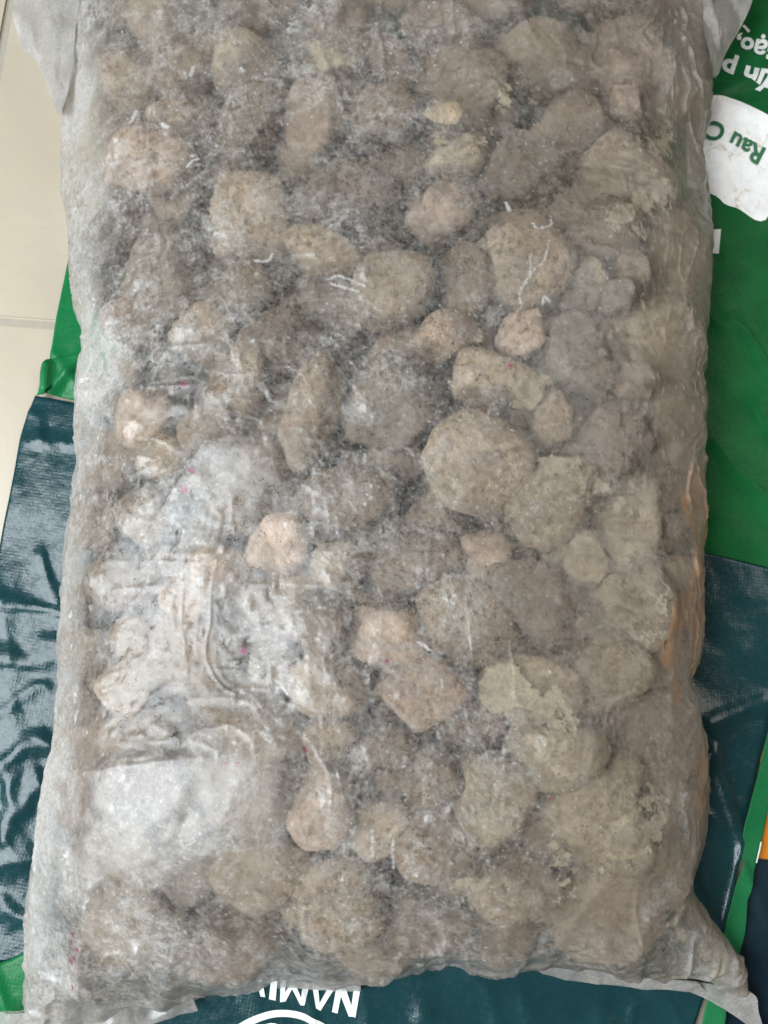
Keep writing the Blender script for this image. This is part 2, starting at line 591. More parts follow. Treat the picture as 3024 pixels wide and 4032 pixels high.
def text_print(name, body, origin, right, up, z0, mat, fold=None, weight=0.0):
    """lettering; origin, right and up in photo pixels (up = one em)"""
    cu = bpy.data.curves.new('lettering', 'FONT')
    cu.body = body; cu.resolution_u = 4; cu.offset = weight
    to = bpy.data.objects.new('lettering', cu); COL.objects.link(to)
    dg = bpy.context.evaluated_depsgraph_get()
    me = bpy.data.meshes.new_from_object(to.evaluated_get(dg))
    co = np.zeros(len(me.vertices) * 3, np.float32); me.vertices.foreach_get('co', co); co = co.reshape(-1, 3)
    faces = [tuple(p.vertices) for p in me.polygons]
    bpy.data.objects.remove(to); bpy.data.curves.remove(cu); bpy.data.meshes.remove(me)
    o = np.array(origin, float); r = np.array(right, float); u = np.array(up, float)
    pts = o + co[:, :1] * r + co[:, 1:2] * u
    return print_mesh(name, pts, faces, z0, mat, fold)


def poly_print(name, pts, z0, mat, fold=None):
    return print_mesh(name, pts, [tuple(range(len(pts)))], z0, mat, fold)


# white label with rounded corners, read from the far side of the bag
lab = list(polyline([(2700, 425), (2760, 402), (2830, 398), (2900, 415), (2970, 448), (3060, 500)], 24)) + \
    list(polyline([(3050, 690), (3035, 800), (3018, 860), (2996, 876), (2960, 868), (2900, 830), (2850, 812), (2806, 775), (2700, 740)], 24))
poly_print('white_label', lab, Z1, M_WHITE, fold_right)
text_print('label_lettering', 'Rau Củ', (3014, 596), (-88, -44), (-46, 90), Z1 + .0005, M_GLETTER, fold_right, 0.028)
text_print('lettering', 'Gạo, v', (3088, 192), (-92, -22), (-22, 92), Z1, M_LETTER, fold_right, 0.034)
text_print('lettering', 'Bún phở', (3091, 338), (-104, -44), (-34, 100), Z1, M_LETTER, fold_right, 0.036)
poly_print('lettering', [(2918, 108), (2928, 104), (2950, 130), (2941, 135)], Z1, M_LETTER, fold_right)
poly_print('lettering', [(2806, 908), (2836, 905), (2829, 1000), (2806, 998)], Z1, M_LETTER, fold_right)

# upside-down lettering and ring mark below the load (built as strokes)


def nami(pts_list, name='lettering'):
    for pts in pts_list:
        poly_print(name, pts, Z2, M_LETTER, fold_teal_right)


nami([
    [(1328, 3868), (1352, 3872), (1330, 3984), (1308, 3978)],          # N, left stroke
    [(1326, 3868), (1358, 3872), (1400, 3996), (1374, 3996)],          # N, diagonal
    [(1394, 3885), (1418, 3890), (1400, 3999), (1378, 3993)],          # N, right stroke
])
for pts in ([(1228, 3860), (1252, 3862), (1262, 3972), (1246, 3962)], [(1300, 3870), (1326, 3872), (1264, 3972), (1250, 3960)],
            [(1236, 3868), (1320, 3874), (1312, 3892), (1242, 3886)],
            [(1106, 3850), (1128, 3850), (1120, 3938), (1104, 3942)], [(1104, 3942), (1118, 3912), (1146, 3868), (1160, 3872), (1126, 3938)],
            [(1142, 3868), (1166, 3868), (1200, 3952), (1184, 3952)], [(1184, 3952), (1196, 3860), (1222, 3862), (1200, 3952)],
            [(1070, 3838), (1096, 3840), (1086, 3936), (1060, 3930)],
            [(1010, 3850), (1034, 3850), (1046, 3922), (1028, 3918)]):
    poly_print('lettering', pts, Z2 + 0.0003 * random.random(), M_LETTER, fold_teal_right)
rc = (1112, 4268)
th = np.linspace(math.radians(180), math.radians(360), 60)
ring = [(rc[0] + 296 * math.cos(a), rc[1] + 296 * math.sin(a)) for a in th] + [(rc[0] + 268 * math.cos(a), rc[1] + 268 * math.sin(a)) for a in th[::-1]]
n_ = len(ring)
print_mesh('ring_mark', ring, [(i, i + 1, n_ - 2 - i, n_ - 1 - i) for i in range(59)], Z2, M_LETTER, fold_teal_right)
poly_print('ring_mark', [(rc[0] - 45 + 58 * math.cos(a) * (1 + .12 * math.sin(3 * a)), rc[1] - 190 + 56 * math.sin(a)) for a in np.linspace(0, 2 * math.pi, 20, endpoint=False)], Z2, M_LETTER, fold_teal_right)

SHEET = {o.name: o for o in shop.children}


def printed_on(names, panel_name, ymin, ymax):
    for o in list(shop.children):
        if o.name.split('.')[0] in names:
            cy = project1(o)
            if ymin <= cy < ymax:
                o.parent = SHEET[panel_name]
                o.matrix_parent_inverse = Matrix.Identity(4)


def project1(o):
    v = o.data.vertices[0].co
    d = np.array(v[:]) - CP
    return 2016 - FPX * (d[1] * ct + d[2] * st) / (d[1] * st - d[2] * ct)


printed_on(('label_lettering',), 'white_label', -1e9, 1e9)
printed_on(('lettering',), 'green_panel', -1e9, 2000)
printed_on(('lettering', 'ring_mark'), 'teal_panel', 2000, 1e9)
printed_on(('gusset_highlight',), 'green_gusset', -1e9, 1e9)
printed_on(('strap_edge',), 'green_strap', -1e9, 1e9)

# ------------------------------------------------------------------ plastic bag: resting shape
ZS, HT = 0.020, 0.078
ZM = 0.031
LEFT = [(150, -420), (120, -200), (190, 0), (215, 200), (230, 440), (224, 560), (228, 720), (243, 820), (262, 950), (268, 1090), (290, 1230), (316, 1310),
        (303, 1440), (292, 1570), (284, 1730), (300, 1800), (284, 1900), (257, 2090), (238, 2240), (233, 2420), (222, 2590), (216, 2780), (186, 2950), (146, 3144),
        (112, 3380), (78, 3600), (62, 3760), (46, 4032), (60, 4190)]
RIGHT = [(2800, -420), (2860, -200), (2870, 0), (2850, 110), (2832, 210), (2816, 310), (2808, 438), (2775, 565), (2784, 620), (2799, 775), (2811, 912), (2816, 1094),
         (2797, 1322), (2793, 1435), (2776, 1481), (2797, 1581), (2788, 1754), (2793, 2037), (2779, 2183), (2777, 2438), (2761, 2575), (2726, 2680), (2752, 2797),
         (2784, 2916), (2799, 3007), (2802, 3198), (2784, 3372), (2756, 3508), (2806, 3618), (2879, 3700), (2934, 3791), (2972, 3882), (2996, 3975)]
BOT = [(60, 4190), (200, 4120), (400, 4045), (600, 4002), (729, 3978), (820, 3950), (1003, 3923), (1094, 3887), (1258, 3891), (1367, 3908), (1512, 3894), (1649, 3846), (1776, 3823), (1877, 3855),
       (1968, 3882), (2105, 3850), (2196, 3827), (2405, 3852), (2515, 3878), (2560, 3873), (2815, 3900), (2920, 3935), (2996, 3975)]


def seam_world(pts, n):
    a = polyline(pts, n)
    return P(a[:, 0], a[:, 1], ZM)


class Bag:
    def __init__(self, nu, nv):
        s = np.linspace(-1, 1, nu)
        self.u = u = 0.55 * s + 0.45 * np.sin(s * math.pi / 2)
        self.v = v = np.linspace(0, 1, nv)
        L = seam_world(LEFT, 4 * nv); R = seam_world(RIGHT, 4 * nv); B = seam_world(BOT, 4 * nu)

        def at(C, t):
            k = np.linspace(0, 1, len(C))
            return np.stack([np.interp(t, k, C[:, i]) for i in range(3)], -1)
        l = at(L, v)[:, None]; r = at(R, v)[:, None]
        a = ((u + 1) / 2)
        b = at(B, a)[None]
        t = (L[0] * (1 - a[:, None]) + R[0] * a[:, None])[None]
        A = a[None, :, None]; V = v[:, None, None]
        X = (1 - A) * l + A * r + (1 - V) * t + V * b - ((1 - A) * (1 - V) * L[0] + A * (1 - V) * R[0] + (1 - A) * V * L[-1] + A * V * R[-1])
        U, VV = np.meshgrid(u, v)
        self.U, self.V = U, VV
        f = np.clip(1 - np.abs(U) ** 2.6, 0, 1) ** 0.46
        ve = np.clip((1 - VV) / 0.26, 0, 1)
        # centre of the lower end is fuller than the corners
        ve = np.clip(ve * (1.0 + 0.25 * (1 - U ** 2)), 0, 1)
        g = np.clip(1 - (1 - ve) ** 2.5, 0, 1) ** 0.6
        top = np.clip(VV / 0.16, 0, 1)
        g = g * (0.86 + 0.14 * np.sin(top * math.pi / 2))
        zs = ZS - 0.007 * np.clip((VV - 0.8) / 0.2, 0, 1)
        X[..., 2] = zs + (HT - zs) * f * g
        X[..., 2] += 0.004 * fbm(xyz(X[..., 0] * 9, X[..., 1] * 9, 0), 2, 5) * f
        self.X = X
        du = np.gradient(X, axis=1); dv = np.gradient(X, axis=0)
        n = np.cross(du, -dv)
        nn = np.linalg.norm(n, axis=-1, keepdims=True)
        n = n / np.maximum(nn, 1e-12)
        n[n[..., 2] < 0] *= -1
        # blunt normal: smooth
        for _ in range(3):
            m = np.pad(n, ((1, 1), (1, 1), (0, 0)), 'edge')
            n = (m[:-2, 1:-1] + m[2:, 1:-1] + m[1:-1, :-2] + m[1:-1, 2:] + n) / 5
        self.N = n / np.linalg.norm(n, axis=-1, keepdims=True)


def project(X):
    d = X - CP
    x = d[..., 0]
    yc = d[..., 1] * ct + d[..., 2] * st
    zc = d[..., 1] * st - d[..., 2] * ct
    return np.stack([1512 + FPX * x / zc, 2016 - FPX * yc / zc], -1)


coarse = Bag(120, 170)
cpx = project(coarse.X).reshape(-1, 2)
cX = coarse.X.reshape(-1, 3); cN = coarse.N.reshape(-1, 3)


def on_bag(px, py):
    i = np.argmin((cpx[:, 0] - px) ** 2 + (cpx[:, 1] - py) ** 2)
    dist = np.hypot(cpx[i, 0] - px, cpx[i, 1] - py)
    return cX[i], cN[i], dist


# ------------------------------------------------------------------ stones
TAN = (0.300, 0.240, 0.180); BROWN = (0.215, 0.166, 0.124); PINK = (0.36, 0.275, 0.213); GREY = (0.225, 0.190, 0.158); OCHRE = (0.315, 0.262, 0.185); LIGHT = (0.36, 0.295, 0.225); DARK = (0.15, 0.118, 0.094)
# x, y, half width, half height (sketch units), turn, colour, proud(mm), angular, label, reference phrase
LM = [
 (520, 92, 78, 62, 0, LIGHT, 2, .2, 'pale rounded stone high in the bag, above the blocky brown stone', 'the pale rounded stone near the top'),
 (372, 128, 72, 62, 0, BROWN, 1, .3, 'brown dusty stone left of the pale rounded stone near the top', None),
 (258, 140, 80, 64, 10, TAN, 0, .3, 'tan stone in the upper left corner beside the loose flap', 'the tan stone in the upper left corner'),
 (548, 238, 60, 86, 3, BROWN, 2, .8, 'upright blocky brown stone with a pale left edge, near the top', 'the upright blocky brown stone'),
 (400, 226, 84, 58, -8, BROWN, 1, .4, 'flat brown stone just left of the upright blocky stone', None),
 (296, 300, 98, 92, 15, PINK, 2, .3, 'large pinkish stone near the upper left edge of the bag', 'the large pinkish stone at upper left'),
 (676, 218, 72, 96, 25, PINK, 1, .3, 'long pinkish stone right of the upright blocky brown stone', None),
 (836, 222, 74, 66, 0, BROWN, 1, .4, 'brown stone under the ochre mud smear near the top', None),
 (1000, 318, 74, 44, -10, OCHRE, 2, .4, 'flat ochre stone just below the small orange tan chip', 'the flat ochre stone'),
 (1140, 320, 92, 72, 0, GREY, 0, .2, 'cloudy grey stone right of the flat ochre stone', None),
 (1385, 335, 108, 82, 8, TAN, 2, .2, 'large tan stone with an ochre smear near the upper right edge', 'the large tan stone at upper right'),
 (732, 398, 116, 76, 6, DARK, 3, .3, 'broad dark speckled stone above the two stones with crisp outlines', 'the broad dark speckled stone'),
 (528, 445, 84, 104, -12, TAN, 2, .3, 'tall sandy grained stone left of the broad dark speckled stone', 'the tall sandy grained stone'),
 (962, 420, 72, 60, 0, PINK, 1, .3, 'pinkish stone right of the broad dark speckled stone', None),
 (690, 534, 94, 56, 10, TAN, 3, .4, 'flat pitted tan stone wedged left of the smooth round stone', 'the flat pitted tan stone'),
 (840, 588, 88, 88, 0, TAN, 4, .15, 'smooth round tan stone with a crisp outline, upper middle of the bag', 'the smooth round tan stone'),
 (1132, 540, 112, 104, 0, TAN, 2, .2, 'large rounded tan stone crossed by white crease lines, upper right', 'the large creased stone'),
 (1322, 472, 86, 70, 0, BROWN, 0, .3, 'brown stone with a yellow mark right of the large creased stone', None),
 (1006, 585, 58, 84, -8, BROWN, 1, .4, 'narrow dark brown stone between the smooth round and large creased stones', None),
 (430, 706, 70, 62, 0, TAN, 1, .3, 'tan stone left of the dark wet looking stone, upper left middle', None),
 (598, 724, 92, 78, 0, DARK, 2, .3, 'dark stone with white scuffs left of centre, below the pitted one', 'the dark scuffed stone'),
 (258, 690, 66, 56, 0, PINK, 1, .3, 'pinkish stone by the left edge, level with the dark scuffed stone', None),
 (528, 785, 34, 56, -15, TAN, 2, .5, 'slim upright tan stone at the lower left of the dark scuffed stone', None),
 (672, 868, 58, 128, 22, TAN, 3, .3, 'long leaning tan stone left of the large triangular stone', 'the long leaning tan stone'),
 (846, 872, 108, 104, 0, GREY, 4, .75, 'large smooth triangular grey brown stone in the middle of the bag', 'the large triangular stone'),
 (1028, 1008, 112, 106, 0, TAN, 4, .15, 'large smooth round stone right of the triangular one, in the middle', 'the large smooth round stone'),
 (1200, 1072, 96, 112, 25, OCHRE, 2, .3, 'mud coated ochre stone right of the large smooth round stone', 'the mud coated ochre stone'),
 (962, 700, 78, 52, 0, PINK, 1, .3, 'flat pinkish stone below the smooth round tan stone', None),
 (1070, 800, 92, 62, 0, TAN, 1, .3, 'tan stone right of the top of the triangular stone', None),
 (1278, 745, 104, 88, 0, GREY, 1, .2, 'large cloudy stone at right, below the large creased stone', 'the large cloudy stone at right'),
 (1342, 950, 88, 84, 0, GREY, 1, .2, 'muddy grey stone near the right edge, above the mud coated one', None),
 (290, 878, 72, 64, 0, PINK, 2, .3, 'pale pinkish stone near the left edge, above the upper glare', 'the pale pinkish stone by the left edge'),
 (330, 985, 58, 46, 0, TAN, 1, .3, 'tan stone at the upper left rim of the upper glare', None),
 (508, 850, 60, 50, 0, BROWN, 0, .3, 'brown stone left of the long leaning tan stone', None),
 (745, 1075, 104, 66, 0, BROWN, 1, .3, 'low brown stone beneath the triangular stone', 'the low brown stone'),
 (905, 1200, 104, 68, 0, BROWN, 2, .4, 'speckled brown stone below the large smooth round stone', 'the speckled brown stone'),
 (1158, 1285, 94, 78, 35, GREY, 3, .3, 'smooth slanting dark taupe stone right of centre, below the mud coated one', 'the slanting taupe stone'),
 (1000, 1345, 100, 92, 0, TAN, 3, .2, 'rounded tan stone with mud on its right, left of the slanting taupe one', 'the rounded tan stone below centre'),
 (1390, 1320, 84, 92, 0, OCHRE, 1, .2, 'muddy stone by the orange print on the right edge', None),
 (735, 1225, 60, 54, 0, TAN, 2, .3, 'tan stone left of the speckled brown stone', None),
 (678, 1335, 66, 64, 0, BROWN, 2, .3, 'brown stone below the middle glare, left of centre', None),
 (470, 1225, 66, 52, 0, PINK, 1, .3, 'pinkish stone between the upper and middle glare patches', None),
 (838, 1368, 84, 60, 0, PINK, 1, .3, 'pinkish stone left of the rounded tan stone below centre', None),
 (712, 1466, 80, 66, 0, TAN, 1, .3, 'tan stone in the lower middle, below the brown stone under the glare', None),
 (1160, 1490, 104, 74, 10, OCHRE, 2, .3, 'stone under the crisp edged mud splash, lower right', 'the mud splashed stone'),
 (1215, 1632, 90, 72, -20, OCHRE, 2, .3, 'ochre smeared stone just below the mud splashed stone', 'the ochre smeared stone'),
 (938, 1500, 92, 78, 0, PINK, 1, .3, 'pinkish grey stone left of the mud splashed stone', None),
 (248, 1486, 74, 70, 0, TAN, 1, .3, 'tan stone near the left edge, above the lower glare', 'the tan stone above the lower glare'),
 (838, 1632, 62, 44, -20, BROWN, 2, .6, 'cracked angular brown stone with a pale rim, lower middle', 'the cracked angular stone'),
 (692, 1740, 62, 82, 0, PINK, 2, .3, 'bright pinkish stone at the right rim of the lower glare', 'the bright pinkish stone'),
 (948, 1690, 62, 62, 0, BROWN, 1, .3, 'brown stone right of the cracked angular stone', None),
 (1084, 1748, 92, 86, 0, OCHRE, 3, .3, 'large pale ochre stone with grey holes, lower right of centre', 'the pale ochre stone with holes'),
 (946, 1856, 86, 70, 15, BROWN, 3, .3, 'smooth brown stone below and left of the pale ochre stone', 'the smooth brown stone'),
 (738, 1968, 92, 88, 0, TAN, 2, .3, 'tan stone near the bottom edge, left of centre', 'the tan stone near the bottom edge'),
 (1118, 1950, 88, 66, 0, LIGHT, 1, .3, 'pale dusty stone near the bottom edge, right of centre', None),
 (925, 2015, 84, 62, 0, BROWN, 1, .3, 'dark brown stone near the bottom edge, in the middle', None),
 (488, 2072, 104, 62, 0, BROWN, 2, .3, 'broad pitted brown stone at the bottom left', 'the broad pitted stone at the bottom left'),
 (812, 2095, 78, 46, 0, TAN, 0, .3, 'flat tan stone at the very bottom edge of the bag', None),
 (1330, 1470, 96, 80, 0, OCHRE, 0, .2, 'muddy stone right of the mud splashed stone', None),
 (300, 1100, 72, 60, 20, GREY, 0, .3, 'grey stone left of the upper glare, by the left edge', None),
 (250, 1250, 76, 60, 0, BROWN, 1, .3, 'brown stone by the left edge, left of the middle glare', None),
 (560, 1575, 88, 66, 0, TAN, 0, .3, 'tan stone just above the lower glare', None),
]


def inside_margin(px, py):
    X, N, d = on_bag(px, py)
    return d < 30


ell = []
for e in LM:
    ell.append(dict(x=e[0] * S, y=e[1] * S, a=e[2] * S, b=e[3] * S, r=e[4], col=e[5], proud=e[6], ang=e[7], label=e[8], ref=e[9], layer=0))
# fillers thrown between the named ones
tones = [TAN, BROWN, PINK, GREY, TAN, DARK, OCHRE, LIGHT, TAN, BROWN]
for rad in (98, 86, 74, 64, 54, 45, 37):
    for _ in range(700 if rad > 50 else 1500):
        x = random.uniform(90, 1580) * S
        if rad < 50:
            x = random.choice((random.uniform(90, 290), random.uniform(1330, 1570))) * S
        y = random.uniform(-120, 2130) * S
        r = rad * S * random.uniform(0.92, 1.1)
        ok = True
        pk = 0.66
        for q in ell:
            dx, dy = (x - q['x']), (y - q['y'])
            kk = 0.80 if q['label'] else pk
            m = math.hypot(dx / (q['a'] * .97 + r * kk), dy / (q['b'] * .97 + r * kk))
            if m < 1.0: ok = False; break
        if not ok: continue
        X, N, d = on_bag(x, y)
        if d > 20: continue
        if (x < 300 and y > 3300) or (x > 2560 and y > 3560) or (x < 330 and y < 620) or (x + y * .25 < 1180 and y > 3500): continue
        edge_in = max(0.0, 1 - min(x - 150, 2850 - x, 4030 - y) / 330)
        # keep clear of the outline
        if y > 3300 and on_bag(x, y + r * .8)[2] > 24: continue
        if any(on_bag(x + r * .35 * math.cos(a), y + r * .35 * math.sin(a))[2] > 24 for a in (0, 1.57, 3.14, 4.71)): continue
        k = random.uniform(0.78, 1.2)
        tone = random.choice(tones)
        if x > 2300 and random.random() < .22: tone = OCHRE
        if x < 1250 and tone in (LIGHT, OCHRE): tone = random.choice((BROWN, DARK, GREY))
        ell.append(dict(x=x, y=y, a=r * k, b=r / k, r=random.uniform(-40, 40), col=tone, proud=random.uniform(-8, -2) - (14 if rad > 50 else 3) * edge_in, ang=random.choice((.15, .3, .3, .5, .75)), label=None, ref=None, layer=0))
n_top = len(ell)
# lower layer, seen through the gaps
low = []
for _ in range(2500):
    x = random.uniform(230, 1450) * S; y = random.uniform(0, 2000) * S; r = random.uniform(62, 84) * S
    if any(math.hypot(x - q['x'], y - q['y']) < (r + q['a']) * 0.88 for q in low): continue
    # sit below gaps: prefer spots not right under a stone centre
    dmin = min(math.hypot((x - q['x']) / q['a'], (y - q['y']) / q['b']) for q in ell)
    if dmin < 0.62: continue
    if any(on_bag(x + r * 1.1 * math.cos(a), y + r * 1.1 * math.sin(a))[2] > 20 for a in (0, 1.57, 3.14, 4.71)): continue
    low.append(dict(x=x, y=y, a=r * random.uniform(.9, 1.15), b=r, r=random.uniform(0, 180), col=random.choice((BROWN, GREY, TAN)), proud=-60 + random.uniform(-10, 6), ang=.3, label=None, ref=None, layer=1))
ell += low

# icosphere directions
bm = bmesh.new(); bmesh.ops.create_icosphere(bm, subdivisions=4, radius=1)
ICO = np.array([v.co[:] for v in bm.verts]); ICOF = np.array([[v.index for v in f.verts] for f in bm.faces]); bm.free()


def rock(angular, seed):
    """stone radius per direction: a block with a broad upper face, cut by planes, then roughened"""
    g = np.random.default_rng(seed)
    k = 7 if angular > .45 else 11
    n = g.normal(size=(k, 3)); n[:, 2] = n[:, 2] * 0.45 - 0.1; n /= np.linalg.norm(n, axis=1)[:, None]
    h = g.uniform(0.66 - 0.16 * angular, 1.0, k)
    dots = ICO @ n.T
    cand = np.where(dots > 0.05, h / np.maximum(dots, 0.05), 9.0)
    rho = np.hypot(ICO[:, 0], ICO[:, 1])
    body = (rho ** 4.0 + np.abs(ICO[:, 2]) ** 4.0) ** (-1 / 4.0)
    pw = 9 + 26 * angular
    allr = np.concatenate([cand, body[:, None]], 1)
    r = (np.sum(allr ** -pw, 1)) ** (-1 / pw)
    r = r * (1 + 0.12 * fbm(ICO * 1.7 + seed, 3, seed) + 0.022 * fbm(ICO * 6 + seed, 3, seed + 9) + 0.010 * fbm(ICO * 17 + seed, 2, seed + 19))
    p = ICO * r[:, None]
    p = p / np.array([(p[:, i].max() - p[:, i].min()) / 2 for i in range(3)])
    return p


# nearest icosphere direction for a latitude / longitude cell
_th, _ph = np.meshgrid((np.arange(48) + .5) / 48 * math.pi, (np.arange(96) + .5) / 96 * 2 * math.pi - math.pi, indexing='ij')
LUT = np.argmax(np.stack([np.sin(_th) * np.cos(_ph), np.sin(_th) * np.sin(_ph), np.cos(_th)], -1).reshape(-1, 3) @ ICO.T, 1).reshape(48, 96)


def world_up_frame(N, turn):
    t1 = np.array([1.0, 0, 0]); t1 = t1 - N * (t1 @ N); t1 /= np.linalg.norm(t1)
    t2 = np.cross(N, t1)
    a = math.radians(-turn)
    return t1 * math.cos(a) + t2 * math.sin(a), -t1 * math.sin(a) + t2 * math.cos(a)


placed = []
for i, q in enumerate(ell):
    X, N, d = on_bag(q['x'], q['y'])
    dist = (CP[2] - X[2]) / ct
    mpp = dist / FPX
    a, b = q['a'] * mpp * 1.14, q['b'] * mpp * 1.14
    q['shape'] = rock(q['ang'], 100 + i)
    c = min(0.62 * (a + b) * 0.72, 0.0175)
    Ns = N * np.array([1, 1, 2.2]); Ns /= np.linalg.norm(Ns)
    pr = q['proud'] * 0.001
    C = X - Ns * (c - pr * 0.32) - np.array([0, 0, 0])
    if C[2] < c + 0.010: C[2] = c + 0.010
    t1, t2 = world_up_frame(Ns, q['r'])
    q.update(C=C, t1=t1, t2=t2, n=Ns, A=a, B=b, Cc=c, idx=i)
    placed.append(q)

# ------------------------------------------------------------------ film: a membrane stretched over the stones
NU, NV = 620, 860
bag = Bag(NU, NV)
X0, N0 = bag.X, bag.N
OB = np.full((NV, NU), -0.05)
fl = X0.reshape(-1, 3); fn = N0.reshape(-1, 3); OBf = OB.reshape(-1)
LIMf = (0.0004 + 0.02 * np.clip((0.97 - np.abs(bag.U)) / 0.14, 0, 1)).reshape(-1)
LIMf = np.minimum(LIMf, 0.0006 + 0.03 * np.clip((0.985 - bag.V) / 0.10, 0, 1).reshape(-1))


def stone_reach(q):
    """how far along the film's normal each nearby film point must stand to clear the stone"""
    rad = max(q['A'], q['B']) + 0.03
    sel = np.where((np.abs(fl[:, 0] - q['C'][0]) < rad) & (np.abs(fl[:, 1] - q['C'][1]) < rad))[0]
    if not len(sel): return sel, None
    o = fl[sel] - q['C']; d = fn[sel]
    F = np.stack([q['t1'] / q['A'], q['t2'] / q['B'], q['n'] / q['Cc']], 0)
    o = o @ F.T; d = d @ F.T
    aa = (d * d).sum(1); bb = (o * d).sum(1); cc = (o * o).sum(1)
    rr = np.linalg.norm(q['shape'], axis=1)
    rho = np.full(len(sel), 1.0)
    for it_ in range(4):
        disc = bb * bb - aa * (cc - rho ** 2)
        ok = disc > 0
        root = np.where(ok, (-bb + np.sqrt(np.maximum(disc, 0))) / aa, -9)
        e_ = o + d * np.where(ok, root, -bb / aa)[:, None]
        e_ = e_ / np.maximum(np.linalg.norm(e_, axis=1), 1e-9)[:, None]
        li = np.clip((np.arccos(np.clip(e_[:, 2], -1, 1)) / math.pi * 48).astype(int), 0, 47)
        lj = np.clip(((np.arctan2(e_[:, 1], e_[:, 0]) + math.pi) / (2 * math.pi) * 96).astype(int), 0, 95)
        rho = 0.4 * rho + 0.6 * rr[LUT[li, lj]]
    root = np.where(ok, root + 0.0007, -9)
    return sel, np.where(root > 0.03, -9, root)


for q in placed:
    if q['layer']: continue
    for try_ in range(3):
        sel, root = stone_reach(q)
        if root is None: break
        ex = root - LIMf[sel]
        k = int(np.argmax(ex))
        if ex[k] < 0.0004: break
        q['C'] = q['C'] - fn[sel][k] * (ex[k] * 1.15)      # pull the stone back inside the film
        q['C'][2] = max(q['C'][2], 0.010 + q['Cc'] * .9)
    if root is not None:
        OBf[sel] = np.maximum(OBf[sel], root)
OB = OBf.reshape(NV, NU)
OB = np.minimum(np.clip(OB, -0.05, 0.02), LIMf.reshape(NV, NU) + 0.001)
bx = project(X0)
PX, PY = bx[..., 0], bx[..., 1]


def tent(tris):
    """loose film standing in flat facets: vertices (px, py, lift mm)"""
    global OB
    for tri in tris:
        (x1, y1, z1), (x2, y2, z2), (x3, y3, z3) = tri
        D = (y2 - y3) * (x1 - x3) + (x3 - x2) * (y1 - y3)
        l1 = ((y2 - y3) * (PX - x3) + (x3 - x2) * (PY - y3)) / D
        l2 = ((y3 - y1) * (PX - x3) + (x1 - x3) * (PY - y3)) / D
        l3 = 1 - l1 - l2
        m = (l1 > -.01) & (l2 > -.01) & (l3 > -.01)
        OB = np.where(m, np.maximum(OB, (l1 * z1 + l2 * z2 + l3 * z3) * 0.001), OB)


STONE_OB = OB.copy()
# lower left facets, the upper glare ridge, the middle glare
tent([((365, 3035, 5.4), (720, 2985, 4.2), (560, 3330, 6.3)), ((365, 3035, 5.4), (560, 3330, 6.3), (330, 3420, 3.8)),
      ((720, 2985, 4.2), (1130, 2960, 2.6), (860, 3290, 5.0)), ((720, 2985, 4.2), (860, 3290, 5.0), (560, 3330, 6.3)),
      ((560, 3330, 6.3), (860, 3290, 5.0), (980, 3560, 4.2)), ((560, 3330, 6.3), (980, 3560, 4.2), (620, 3560, 4.2)),
      ((330, 3420, 3.8), (560, 3330, 6.3), (620, 3560, 4.2)), ((860, 3290, 5.0), (1130, 2960, 2.6), (1180, 3350, 2.6)),
      ((860, 3290, 5.0), (1180, 3350, 2.6), (980, 3560, 4.2))])
tent([((540, 2170, 0.0), (820, 1740, 4.5), (860, 1990, 1.5)), ((820, 1740, 4.5), (1110, 1890, 3.0), (860, 1990, 1.5)),
      ((820, 1740, 4.5), (1000, 1720, 4.0), (1110, 1890, 3.0))])
TENT = np.clip((OB - STONE_OB) / 0.002, 0, 1)
for _ in range(4):
    m = np.pad(TENT, 1, 'edge'); TENT = (m[:-2, 1:-1] + m[2:, 1:-1] + m[1:-1, :-2] + m[1:-1, 2:] + TENT) / 5

low_lim = -0.012 - 0.004 * np.clip(1 - np.abs(bag.U), 0, 1)


def relax(obs, lim, d, it, sag):
    e = np.maximum(obs, lim)
    for _ in range(it):
        m = np.pad(d, 1, 'edge')
        d = (m[:-2, 1:-1] + m[2:, 1:-1] + m[1:-1, :-2] + m[1:-1, 2:]) * 0.25 - sag
        d = np.maximum(d, e)
        d[:, 0] = d[:, -1] = 0
        d[-1] = 0
    return d


d = None
for st_ in (8, 4, 2, 1):
    vi = np.unique(np.r_[np.arange(0, NV, st_), NV - 1]); ui = np.unique(np.r_[np.arange(0, NU, st_), NU - 1])
    obs = OB[np.ix_(vi, ui)]; lim = low_lim[np.ix_(vi, ui)]
    if d is None:
        d = np.maximum(obs, 0.0)
    else:
        t = np.stack([np.interp(ui, pui, row) for row in d], 0)
        d = np.stack([np.interp(vi, pvi, t[:, k]) for k in range(t.shape[1])], 1)
    d = relax(obs, lim, d, 160 if st_ > 1 else 60, 0.7e-6 * st_ * st_)
    pvi, pui = vi, ui
D = d
gap = np.clip((D - np.maximum(STONE_OB, -0.02)) / 0.012, 0, 1)
edge = np.abs(bag.U)
endv = np.clip((bag.V - 0.90) / 0.10, 0, 1)
side = np.clip((edge - 0.85) / 0.15, 0, 1) ** 0.8
